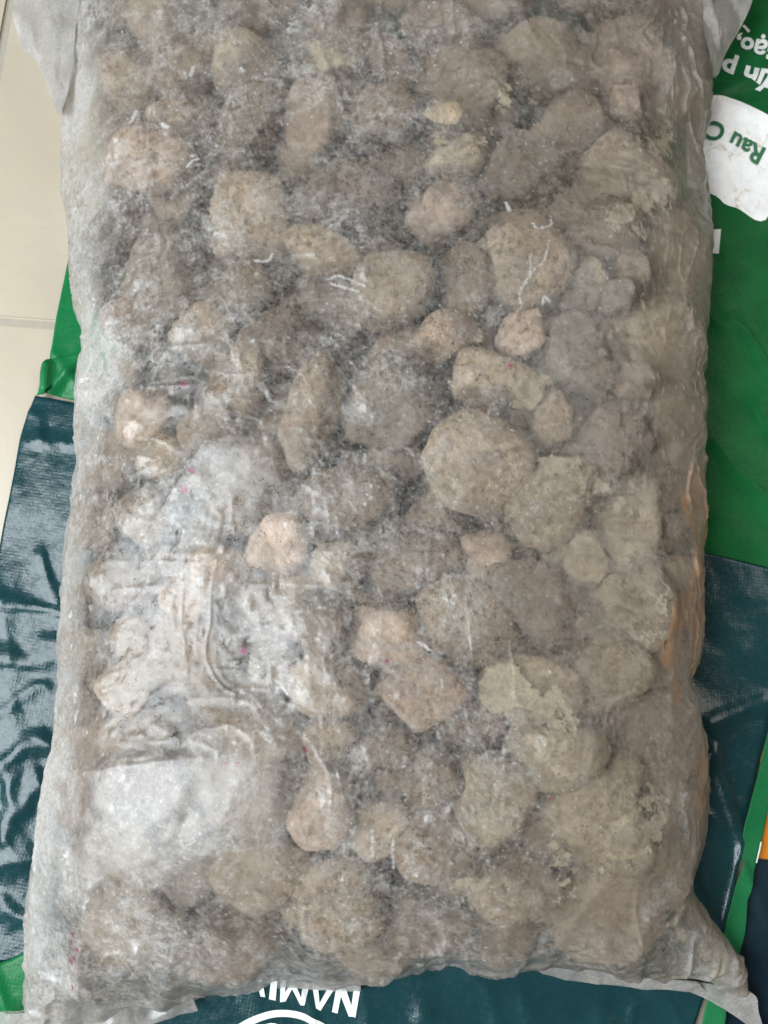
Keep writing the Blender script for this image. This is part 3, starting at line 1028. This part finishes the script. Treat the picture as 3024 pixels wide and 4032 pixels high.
# creases: ridged, running along the sides and fanning into the corners
px3 = xyz(X0[..., 0], X0[..., 1], X0[..., 2])
rid = 1 - np.abs(fbm(px3 * np.array([38, 13, 38]) + 1.6 * np.stack([fbm(px3 * 16, 3, 3 + k_) for k_ in range(3)], -1), 3, 91))
rid2 = 1 - np.abs(fbm(px3 * np.array([18, 60, 40]) + 8, 3, 93))
topv = np.clip(1 - PY / 520.0, 0, 1)
w = 0.00035 + 0.0009 * side + 0.0012 * endv + 0.0012 * topv
D = D + (rid ** 5) * w * 1.4 + (rid2 ** 6) * (0.0003 + 0.0016 * endv + 0.0006 * side)
D += 0.00022 * fbm(px3 * 160, 3, 44)
xr_, yr_ = X0[..., 0] * .8 - X0[..., 1] * .6, X0[..., 0] * .6 + X0[..., 1] * .8
D += TENT * (0.0004 * (1 - np.abs(fbm(xyz(xr_ * 60, yr_ * 18, 3.3), 3, 401))) ** 4 + 0.00006 * fbm(xyz(xr_ * 190, yr_ * 110, 1), 3, 405))
for (ax, ay, bx_, by_, h, wd) in ((1800, -50, 1900, 330, 4, 55), (2020, -50, 2110, 420, 4.5, 60), (2330, -50, 2210, 260, 4, 60), (2560, -20, 2700, 330, 4, 60),
                                  (2760, 700, 2640, 420, 3, 40), (2700, 3440, 2450, 3760, 3, 45), (2880, 3830, 2380, 3700, 4, 50), (2900, 3800, 2300, 3830, 3, 30),
                                  (2130, 3790, 2400, 3450, 2.5, 35), (620, 3990, 700, 3700, 4, 45), (330, 3560, 560, 3720, 4, 40), (560, 3720, 700, 3860, 3.5, 36),
                                  (380, 3480, 250, 4030, 4, 45), (240, 3720, 420, 4000, 3.5, 40), (1180, 3720, 1330, 3900, 3, 40), (300, 2750, 240, 3100, 2.5, 32), (250, 3250, 180, 3600, 2.5, 36),
                                  (560, -60, 420, 260, 3.5, 60), (900, -60, 980, 240, 3, 55), (1350, -60, 1320, 200, 3, 50),
                                  (2620, 2350, 2640, 2900, 2.5, 30), (2660, 2950, 2600, 3400, 3, 40), (2700, 3000, 2740, 3400, 2.5, 26)):
    sd = seg_d(PX + 14 * fbm(px3 * 40, 2, 12), PY, (ax, ay), (bx_, by_))
    D += 0.0007 * h * np.exp(-(sd / wd) ** 1.6) * np.clip(1 - edge ** 8, 0, 1)
gd = np.random.default_rng(21)
for _ in range(520):
    x_ = gd.uniform(260, 1500) if gd.random() < .75 else gd.uniform(1500, 2700)
    y_ = gd.uniform(80, 3800)
    vi_ = int(np.clip(np.searchsorted(np.maximum.accumulate(PY[:, NU // 2]), y_), 12, NV - 13)); ui_ = int(np.clip(np.searchsorted(PX[vi_], x_), 12, NU - 13))
    rr_ = gd.uniform(1.2, 3.6); hh_ = gd.uniform(.2, .6) * 0.001 * gd.choice((1, 1, -1)) * rr_ / 2.4
    yy_, xx_ = np.mgrid[-10:11, -10:11]
    el_ = gd.uniform(.6, 1.6)
    D[vi_ - 10:vi_ + 11, ui_ - 10:ui_ + 11] += hh_ * np.exp(-((xx_ * el_) ** 2 + (yy_ / el_) ** 2) / rr_ ** 2)
D += 0.0022 * np.exp(-(((PX - 1745) / 105) ** 2 + ((PY - 447) / 70) ** 2) ** 2)
Ds = D.copy()
for _ in range(36):
    m = np.pad(Ds, 1, 'edge'); Ds = (m[:-2, 1:-1] + m[2:, 1:-1] + m[1:-1, :-2] + m[1:-1, 2:] + Ds) / 5
D = D * (1 - .85 * TENT) + Ds * .85 * TENT
D[:, 0] = D[:, -1] = 0
XF = X0 + N0 * D[..., None]
# ---- marks on the film
dust = np.zeros_like(D); mud = np.zeros_like(D); ink = np.zeros_like(D); mag = np.zeros_like(D); scr = np.zeros_like(D)
lowf = fbm(px3 * 22, 4, 61); 
mud += 0.15 * np.clip((PX - 1500) / 1200, 0, 1) + 0.02 + 0.22 * lowf - 0.10
for (x, y, rx, ry, rot, s) in ((1330, 180, 150, 95, -25, .75), (1080, 70, 80, 70, 0, .45), (2070, 1530, 120, 75, 0, .8), (2230, 1860, 130, 130, 0, .55), (1965, 2700, 70, 120, 20, .8),
                               (2090, 2745, 170, 60, 12, .85), (2180, 2900, 110, 60, -35, .8), (2210, 3380, 70, 130, -30, .7), (2560, 3180, 90, 130, -10, .6), (1830, 3480, 60, 40, 0, .7),
                               (1960, 3150, 150, 130, 0, .4), (2500, 820, 100, 150, 0, .4), (2400, 830, 50, 40, 30, .6), (1560, 3710, 110, 60, 30, .6), (2600, 560, 60, 120, 0, .5),
                               (1990, 380, 60, 90, 0, .45), (2550, 2450, 110, 170, 0, .4), (2430, 2000, 100, 200, 0, .35), (2450, 1100, 160, 160, 0, .3), (1800, 560, 90, 50, 0, .45),
                               (2630, 3500, 110, 120, 0, .35), (2300, 3600, 100, 70, 20, .35), (2780, 3760, 120, 50, 30, .55)):
    c, s_ = math.cos(math.radians(rot)), math.sin(math.radians(rot))
    dx, dy = PX - x, PY - y
    e = ((dx * c + dy * s_) / rx) ** 2 + ((-dx * s_ + dy * c) / ry) ** 2
    mud += s * np.exp(-e ** 1.5 * 0.7)
mud -= 0.30 * np.clip((900 - PX) / 700, 0, 1)


def sst(x, a, b):
    t = np.clip((x - a) / (b - a), 0, 1)
    return t * t * (3 - 2 * t)


def n01(p, o, seed, gain=0.6):
    return 0.5 + 0.62 * fbm(p, o, seed, gain)


mud = sst(mud + 1.5 * (n01(px3 * 110, 6, 201, .66) - .5), .52, .56) * (0.42 + 0.36 * sst(n01(px3 * 200, 5, 207, .7), .36, .52))
# orange print showing on the right side wall
ink = 0.92 * np.exp(-((PX - 2770) / 70) ** 2) * np.clip((PY - 1650) / 250, 0, 1) * np.clip((2800 - PY) / 300, 0, 1) \
    + 0.70 * np.exp(-((PX - 2650) / 65) ** 2 - ((PY - 2560) / 200) ** 2)
ink = (0.30 + 0.38 * sst(n01(px3 * np.array([160, 70, 160]), 4, 213), .40, .60)) * sst(ink, .1, .3) * sst(ink + 1.5 * (n01(px3 * np.array([120, 40, 120]), 4, 211) - .5), .5, .57)
for (x, y, r) in ((725, 1515, 16), (735, 1500, 10), (770, 1860, 18), (735, 1930, 18), (725, 1920, 10), (955, 2560, 20), (1140, 1680, 10), (2008, 1440, 14), (1205, 2950, 14), (1525, 2600, 12), (900, 3000, 8), (945, 3000, 8), (1510, 1330, 10), (2165, 3140, 12)):
    mag = np.maximum(mag, np.exp(-(((PX - x) ** 2 + (PY - y) ** 2) / (r * r))))
mag = np.maximum(mag, 0.5 * np.exp(-((PX - 290 - (PY - 3750) * .03) / 34) ** 2 - ((PY - 3760) / 150) ** 2))
mag = 0.85 * sst(mag + 1.0 * (n01(px3 * 600, 3, 215) - .5), .45, .62)
# crease cracks and fine scratches rasterised onto the sheet
from_px = project(X0)
gu = np.linspace(0, 1, NU); gv_ = np.linspace(0, 1, NV)
uu = np.clip((1512 + 0 * gu), 0, 1)


def stamp(arr, x, y, val):
    """x, y photo pixels -> nearest grid node (by row/col search on the sheet)"""
    vi = np.clip(np.searchsorted(rowy, y), 0, NV - 1)
    ui = np.array([np.searchsorted(PX[a], b) for a, b in zip(vi, x)])
    ui = np.clip(ui, 0, NU - 1)
    np.add.at(arr, (vi, ui), val)


rowy = np.maximum.accumulate(PY[:, NU // 2])
g = np.random.default_rng(3)
n_f = 7000
fx = g.uniform(230, 2780, n_f); fy = g.uniform(0, 3850, n_f)
dens = vnoise(xyz(fx / 260, fy / 260), 5) * .5 + .5
lft = np.clip(1.25 - fx / 2600, .25, 1)
keep = g.random(n_f) < dens * lft * 1.5
for x, y in zip(fx[keep], fy[keep]):
    n = g.integers(4, 18); a = g.uniform(0, 6.28); k = g.normal(0, .05)
    aa = a + np.cumsum(g.normal(k, .06, n))
    stamp(scr, x + np.cumsum(np.cos(aa)) * 5, y + np.cumsum(np.sin(aa)) * 5, g.uniform(.06, .30))
CR = [[(2080, 1010), (2075, 1080), (2060, 1110), (2040, 1150), (2045, 1200), (2030, 1215)], [(2045, 1140), (2090, 1070), (2130, 1040), (2150, 960)], [(1985, 790), (2000, 830)], [(2130, 1200), (2140, 1170), (2160, 1190)],
      [(2160, 860), (2160, 900), (2110, 910), (2090, 890)], [(1290, 1100), (1330, 1090), (1390, 1110), (1430, 1130)], [(1000, 1000), (1050, 1010), (1070, 985)], [(1300, 1120), (1380, 1140), (1410, 1150)],
      [(730, 600), (750, 580), (775, 575)], [(750, 260), (760, 230)], [(520, 400), (540, 360)], [(640, 430), (660, 445)], [(1070, 2680), (1100, 2700), (1130, 2740)], [(1640, 2560), (1690, 2600)], [(1540, 3340), (1545, 3450)], [(1460, 3270), (1462, 3380)]]
crk = np.zeros_like(D)
for c in CR:
    p = polyline(c, 60)
    p = p + g.normal(0, 2.0, p.shape)
    stamp(crk, p[:, 0], p[:, 1], g.uniform(.1, .8, 60))
    stamp(crk, p[:, 0] + 4.5, p[:, 1], g.uniform(0, .5, 60))
scr = np.clip(scr, 0, 1)
m = np.pad(scr, 1, 'edge'); scr = np.clip(0.7 * scr + 0.075 * (m[:-2, 1:-1] + m[2:, 1:-1] + m[1:-1, :-2] + m[1:-1, 2:]), 0, 1)
# pale dust specks, thicker in drifts
n_s = 42000
fx = g.uniform(200, 2820, n_s); fy = g.uniform(0, 3900, n_s)
keep = g.random(n_s) < np.clip(vnoise(xyz(fx / 210, fy / 210), 15) * .5 + vnoise(xyz(fx / 60, fy / 60), 16) * .5 + .28, 0.03, 1)
spk = np.zeros_like(D)
stamp(spk, fx[keep], fy[keep], g.uniform(.03, .48, keep.sum()) ** 1.5)
n_b = 5200
fx = g.uniform(200, 2750, n_b); fy = g.uniform(0, 3850, n_b)
keep = g.random(n_b) < np.clip(vnoise(xyz(fx / 330, fy / 330), 18) * .7 + .35, 0.04, 1)
bx2, by2, bv = fx[keep], fy[keep], g.uniform(.15, .75, keep.sum())
stamp(spk, bx2, by2, bv); stamp(spk, bx2 + 4.5, by2 + g.uniform(-3, 3, len(bx2)), bv * g.uniform(0, .9, len(bx2))); stamp(spk, bx2, by2 + 4.8, bv * g.uniform(0, .9, len(bx2)))
# dust clings on the right, white scuffing on the left; some glare painted as haze
cloud = sst(n01(px3 * 40 + 2.1 * fbm(px3 * 20, 2, 222)[..., None], 4, 221), .44, .68)
cloud2 = sst(n01(px3 * 125, 5, 225, .66), .44, .68)
cloud3 = sst(n01(px3 * 85 + 3.3, 5, 227, .6), .42, .62)
fib = np.zeros_like(D)
for k, a_ in enumerate((0.25, 1.25, 2.1, 2.75)):
    c_, s_ = math.cos(a_), math.sin(a_)
    xr, yr = X0[..., 0] * c_ + X0[..., 1] * s_, -X0[..., 0] * s_ + X0[..., 1] * c_
    fib = np.maximum(fib, sst(n01(xyz(xr * 520, yr * 80, X0[..., 2] * 100) + 1.3 * fbm(px3 * 60, 2, 230 + k)[..., None], 3, 235 + k), .56, .74))
grain = sst(n01(px3 * 300, 5, 241, .75), .44, .66)
grain2 = sst(n01(px3 * 220 + 5, 5, 245, .75), .42, .64)
right = sst(PX + 220 * fbm(px3 * 14, 2, 260) + 160 * (PY < 900), 1500, 2650)
mid = np.exp(-((PX - 1500) / 620) ** 2 - ((PY - 1650) / 1500) ** 2)
dust = np.clip(0.55 * right + 0.75 * (n01(px3 * 26 + 9, 4, 251) - .5) + 0.22, 0.04, 1)
left = 1 - right
powder = sst(n01(px3 * 420 + 1.7, 4, 271, .8), .47, .60) * (0.40 + 0.60 * sst(n01(px3 * 48 + 4.4, 4, 275), .38, .60))
powder2 = sst(n01(px3 * 260 + 6.7, 5, 277, .8), .50, .60) * sst(n01(px3 * 30 + 1.4, 3, 279), .35, .62)
haze = 0.015 + 0.04 * gap + (0.48 + 0.46 * left - .22 * mid) * (0.62 * cloud + 0.2 * cloud2 + 0.40 * cloud3) * (0.05 + 0.28 * fib + 0.42 * grain) \
    + 0.24 * powder + 0.26 * powder2 + dust * (0.14 + 0.38 * grain2) * (0.30 + 0.62 * right) + 0.62 * spk + 0.50 * scr + np.clip(.65 * crk, 0, .7) + side * (0.74 + 0.06 * grain2) + endv * (0.16 + 0.2 * grain2) + 0.12 * topv
milk_glare = np.zeros_like(D)  # milky film patches, plus a glare veil put into the haze
for (x, y, rx, ry, rot, a_) in ((230, 3250, 110, 420, -8, .45), (180, 3800, 160, 260, 0, .4), (2800, 3760, 170, 110, 35, .75), (2600, 3560, 90, 160, 20, .35), (2700, 3300, 70, 260, 0, .35), (330, 950, 90, 420, 5, .25),
                                (250, 1850, 60, 420, 0, .4), (720, 3180, 380, 260, 10, .14), (335, 1380, 90, 170, 0, .6), (390, 1475, 110, 170, 0, .75), (860, 1860, 260, 130, -35, .12), (900, 2370, 200, 90, 25, .12), (560, 3700, 200, 120, 30, .2), (2720, 250, 90, 260, 0, .3), (300, 300, 100, 250, 0, .3)):
    c_, s_ = math.cos(math.radians(rot)), math.sin(math.radians(rot))
    dx, dy = PX - x, PY - y
    e = ((dx * c_ + dy * s_) / rx) ** 2 + ((-dx * s_ + dy * c_) / ry) ** 2
    milk_glare = np.maximum(milk_glare, a_ * np.exp(-e ** 1.4 * 0.8))
haze = haze * (1 - .5 * milk_glare) + milk_glare * (0.55 + 0.75 * sst(n01(px3 * 70, 4, 281), .35, .65))
haze = np.maximum(np.clip(haze, 0, .96), mag * .8)
dust = np.clip(dust * 1.1 - 1.5 * crk + .55 * side + .45 * powder + .3 * powder2 - spk - 0.4 * side * (PX < 1500) - .8 * milk_glare, 0.05, 1)

# lower sheet of the film, resting on the cloth
nb_u, nb_v = 90, 120
bi = np.linspace(0, NU - 1, nb_u).round().astype(int); bj = np.linspace(0, NV - 1, nb_v).round().astype(int)
XB = X0[np.ix_(bj, bi)].copy()
Ub, Vb = np.abs(bag.U[np.ix_(bj, bi)]), bag.V[np.ix_(bj, bi)]
eb = np.maximum(Ub ** 10, np.clip((Vb - .8) / .2, 0, 1) ** 4)
XB[..., 2] = 0.0115 + (XF[np.ix_(bj, bi)][..., 2] - 0.0115) * np.where((Ub > .9999) | (Vb > .9999), 1, np.minimum(eb * .35, .35))
vt = np.concatenate([XF.reshape(-1, 3), XB.reshape(-1, 3)], 0)
ia = np.arange(NU * NV).reshape(NV, NU)
q1 = np.stack([ia[:-1, :-1], ia[1:, :-1], ia[1:, 1:], ia[:-1, 1:]], -1).reshape(-1, 4)
ib = np.arange(nb_u * nb_v).reshape(nb_v, nb_u) + NU * NV
q2 = np.stack([ib[:-1, :-1], ib[:-1, 1:], ib[1:, 1:], ib[1:, :-1]], -1).reshape(-1, 4)
pb = empty('plastic_bag', (float(X0[..., 0].mean()), float(X0[..., 1].mean()), 0.0115))
tag(pb, 'milky translucent plastic bag packed with dusty stones, lying on the shopping bag', 'plastic bag')
me = fast_mesh('film', vt, np.concatenate([q1, q2], 0))
pad = np.zeros(nb_u * nb_v)
for nm, arr in (('haze', haze), ('dust', dust), ('mud', mud), ('ink', ink), ('magenta', mag)):
    set_attr(me, nm, np.r_[arr.ravel(), pad])
film = link('film', me, M_FILM, pb)
film.matrix_parent_inverse = Matrix.Translation(pb.location).inverted()


def flap(name, A, B, zA, zB, rows=40, cols=24, seed=1, amp=0.003, layers=2):
    a = polyline(A, rows); b = polyline(B, rows)
    vs_, fs_ = [], []
    t = np.linspace(0, 1, cols)[None, :, None]
    for k in range(layers):
        px = a[:, None] * (1 - t) + b[:, None] * t
        z = zA * (1 - t[..., 0]) + zB * t[..., 0] + 0 * px[..., 0]
        W = P(px[..., 0], px[..., 1], z)
        r = 1 - np.abs(fbm(xyz(W[..., 0] * 50, W[..., 1] * 22, k * 3.3), 3, seed + k))
        W[..., 2] += amp * (r ** 4) + amp * .5 * fbm(xyz(W[..., 0] * 60, W[..., 1] * 60, k), 2, seed + 5) - 0.0016 * k
        vs_.append(W.reshape(-1, 3))
        ii = np.arange(rows * cols).reshape(rows, cols) + k * rows * cols
        fs_.append(np.stack([ii[:-1, :-1], ii[1:, :-1], ii[1:, 1:], ii[:-1, 1:]], -1).reshape(-1, 4))
    V = np.concatenate(vs_, 0); F = np.concatenate(fs_, 0)
    me = fast_mesh(name, V, F)
    if sum(p.normal.z for p in me.polygons) < 0: me.flip_normals()
    n = len(V)
    set_attr(me, 'haze', np.clip(0.62 + 0.5 * fbm(V * 70, 4, seed + 31), 0.35, .92)); set_attr(me, 'dust', np.full(n, 0.32))
    for nm in ('mud', 'ink', 'magenta'): set_attr(me, nm, np.zeros(n))
    o = link(name, me, M_FILM, pb)
    o.matrix_parent_inverse = Matrix.Translation(pb.location).inverted()
    return o


flap('side_flap', [(20, -300), (40, -150), (58, 0), (70, 110), (90, 195), (150, 250), (180, 310), (205, 390), (228, 448)],
     [(330, -300), (330, -150), (320, 0), (300, 100), (292, 200), (290, 260), (275, 310), (262, 380), (236, 452)], .036, .050, seed=4, amp=.005)
flap('side_flap', [(2990, -300), (2985, -120), (2962, 0), (2916, 109), (2857, 210), (2822, 305)], [(2740, -300), (2740, -120), (2760, 0), (2770, 109), (2790, 210), (2806, 310)], .030, .045, seed=8, amp=.004)
flap('corner_flap', [(2700, 3860), (2850, 3885), (2968, 3915), (2988, 3985), (3016, 4080)], [(2690, 3896), (2790, 3938), (2880, 3992), (2960, 4050), (3024, 4110)], .013, .0105, seed=12, amp=.0010)
flap('bottom_flap', [(2080, 3800), (2300, 3815), (2500, 3840), (2750, 3870)], [(2140, 3836), (2300, 3868), (2480, 3884), (2780, 3908)], .016, .011, seed=15, amp=.002)
flap('bottom_flap', [(1090, 3850), (1180, 3850), (1270, 3860), (1420, 3880)], [(1096, 3888), (1170, 3893), (1290, 3898), (1420, 3906)], .016, .011, seed=17, amp=.002)
flap('corner_flap', [(0, 3980), (250, 3960), (500, 3940), (760, 3930)], [(20, 4300), (330, 4200), (560, 4040), (780, 3980)], .015, .011, seed=19, amp=.004)

# ------------------------------------------------------------------ build the stones
GROUP = 'dusty stones packed in the plastic bag'
refs = [(q['x'], q['y'], q['ref']) for q in placed if q['ref']]
used = {}


def auto_label(q):
    size = (q['a'] + q['b']) / 2 / S
    sz = 'big' if size > 72 else 'medium' if size > 52 else 'small'
    tone = {TAN: 'tan', BROWN: 'brown', PINK: 'pinkish', GREY: 'grey', OCHRE: 'ochre', LIGHT: 'pale', DARK: 'dark brown'}[q['col']]
    best = sorted(refs, key=lambda r: (r[0] - q['x']) ** 2 + (r[1] - q['y']) ** 2)
    x, y, ref = best[0]
    dx, dy = q['x'] - x, q['y'] - y
    if abs(dx) > 1.9 * abs(dy): w_ = 'right of' if dx > 0 else 'left of'
    elif abs(dy) > 1.9 * abs(dx): w_ = 'below' if dy > 0 else 'above'
    else: w_ = ('lower right of' if dx > 0 else 'lower left of') if dy > 0 else ('upper right of' if dx > 0 else 'upper left of')
    if q['layer']:
        base = f'deep shaded {tone} stone {w_} {ref}'
    else:
        base = f'{sz} {tone} stone {w_} {ref}'
    return base, math.hypot(dx, dy)


autos = {}
for q in placed:
    if q['label'] is None:
        b_, dd = auto_label(q)
        autos.setdefault(b_, []).append((dd, q))
for b_, lst in autos.items():
    lst.sort(key=lambda t: t[0])
    for k, (dd, q) in enumerate(lst):
        if len(lst) == 1: q['label'] = b_
        else: q['label'] = ('nearest ', 'second ', 'third ', 'fourth ', 'fifth ', 'sixth ')[k] + b_
for q in placed:
    pts = q['shape']
    loc = pts * np.array([q['A'], q['B'], q['Cc']])
    Wd = loc[:, :1] * q['t1'] + loc[:, 1:2] * q['t2'] + loc[:, 2:] * q['n']
    if q['layer']: pass
    me = fast_mesh('stone', Wd, ICOF)
    o = link('stone', me, M_STONE)
    o.location = q['C']
    j = 1 + random.uniform(-.22, .16)
    o.color = (q['col'][0] * j * 1.05, q['col'][1] * j * 1.0, q['col'][2] * j * 0.93, 1)
    tag(o, q['label'], 'stone', GROUP)

# small tan chip caught under the film
X, N, _ = on_bag(1745, 445)
ch = np.array([(-.62, .05, 0), (-.15, .32, .12), (.35, .42, .1), (.55, .1, .15), (.35, -.35, .1), (-.2, -.28, .1), (-.05, .02, .28), (-.3, 0, -.25), (.3, 0, -.25)])
bm = bmesh.new()
for p in ch * np.array([0.0185, 0.0175, 0.010]): bm.verts.new(p)
bmesh.ops.convex_hull(bm, input=bm.verts[:])
bmesh.ops.subdivide_edges(bm, edges=bm.edges[:], cuts=3, use_grid_fill=True, smooth=0.15)
me = bpy.data.meshes.new('stone_chip'); bm.to_mesh(me); bm.free()
chip = link('stone_chip', me, M_STONE)
k_ = np.argmin((PX - 1745) ** 2 + (PY - 445) ** 2)
chip.location = XF.reshape(-1, 3)[k_] - N * 0.0036
chip.color = (0.50, 0.375, 0.225, 1)
tag(chip, 'small pale tan flake shaped chip just above the flat ochre stone', 'stone chip')
print('stones', n_top, len(low), 'autolabels', len(autos))
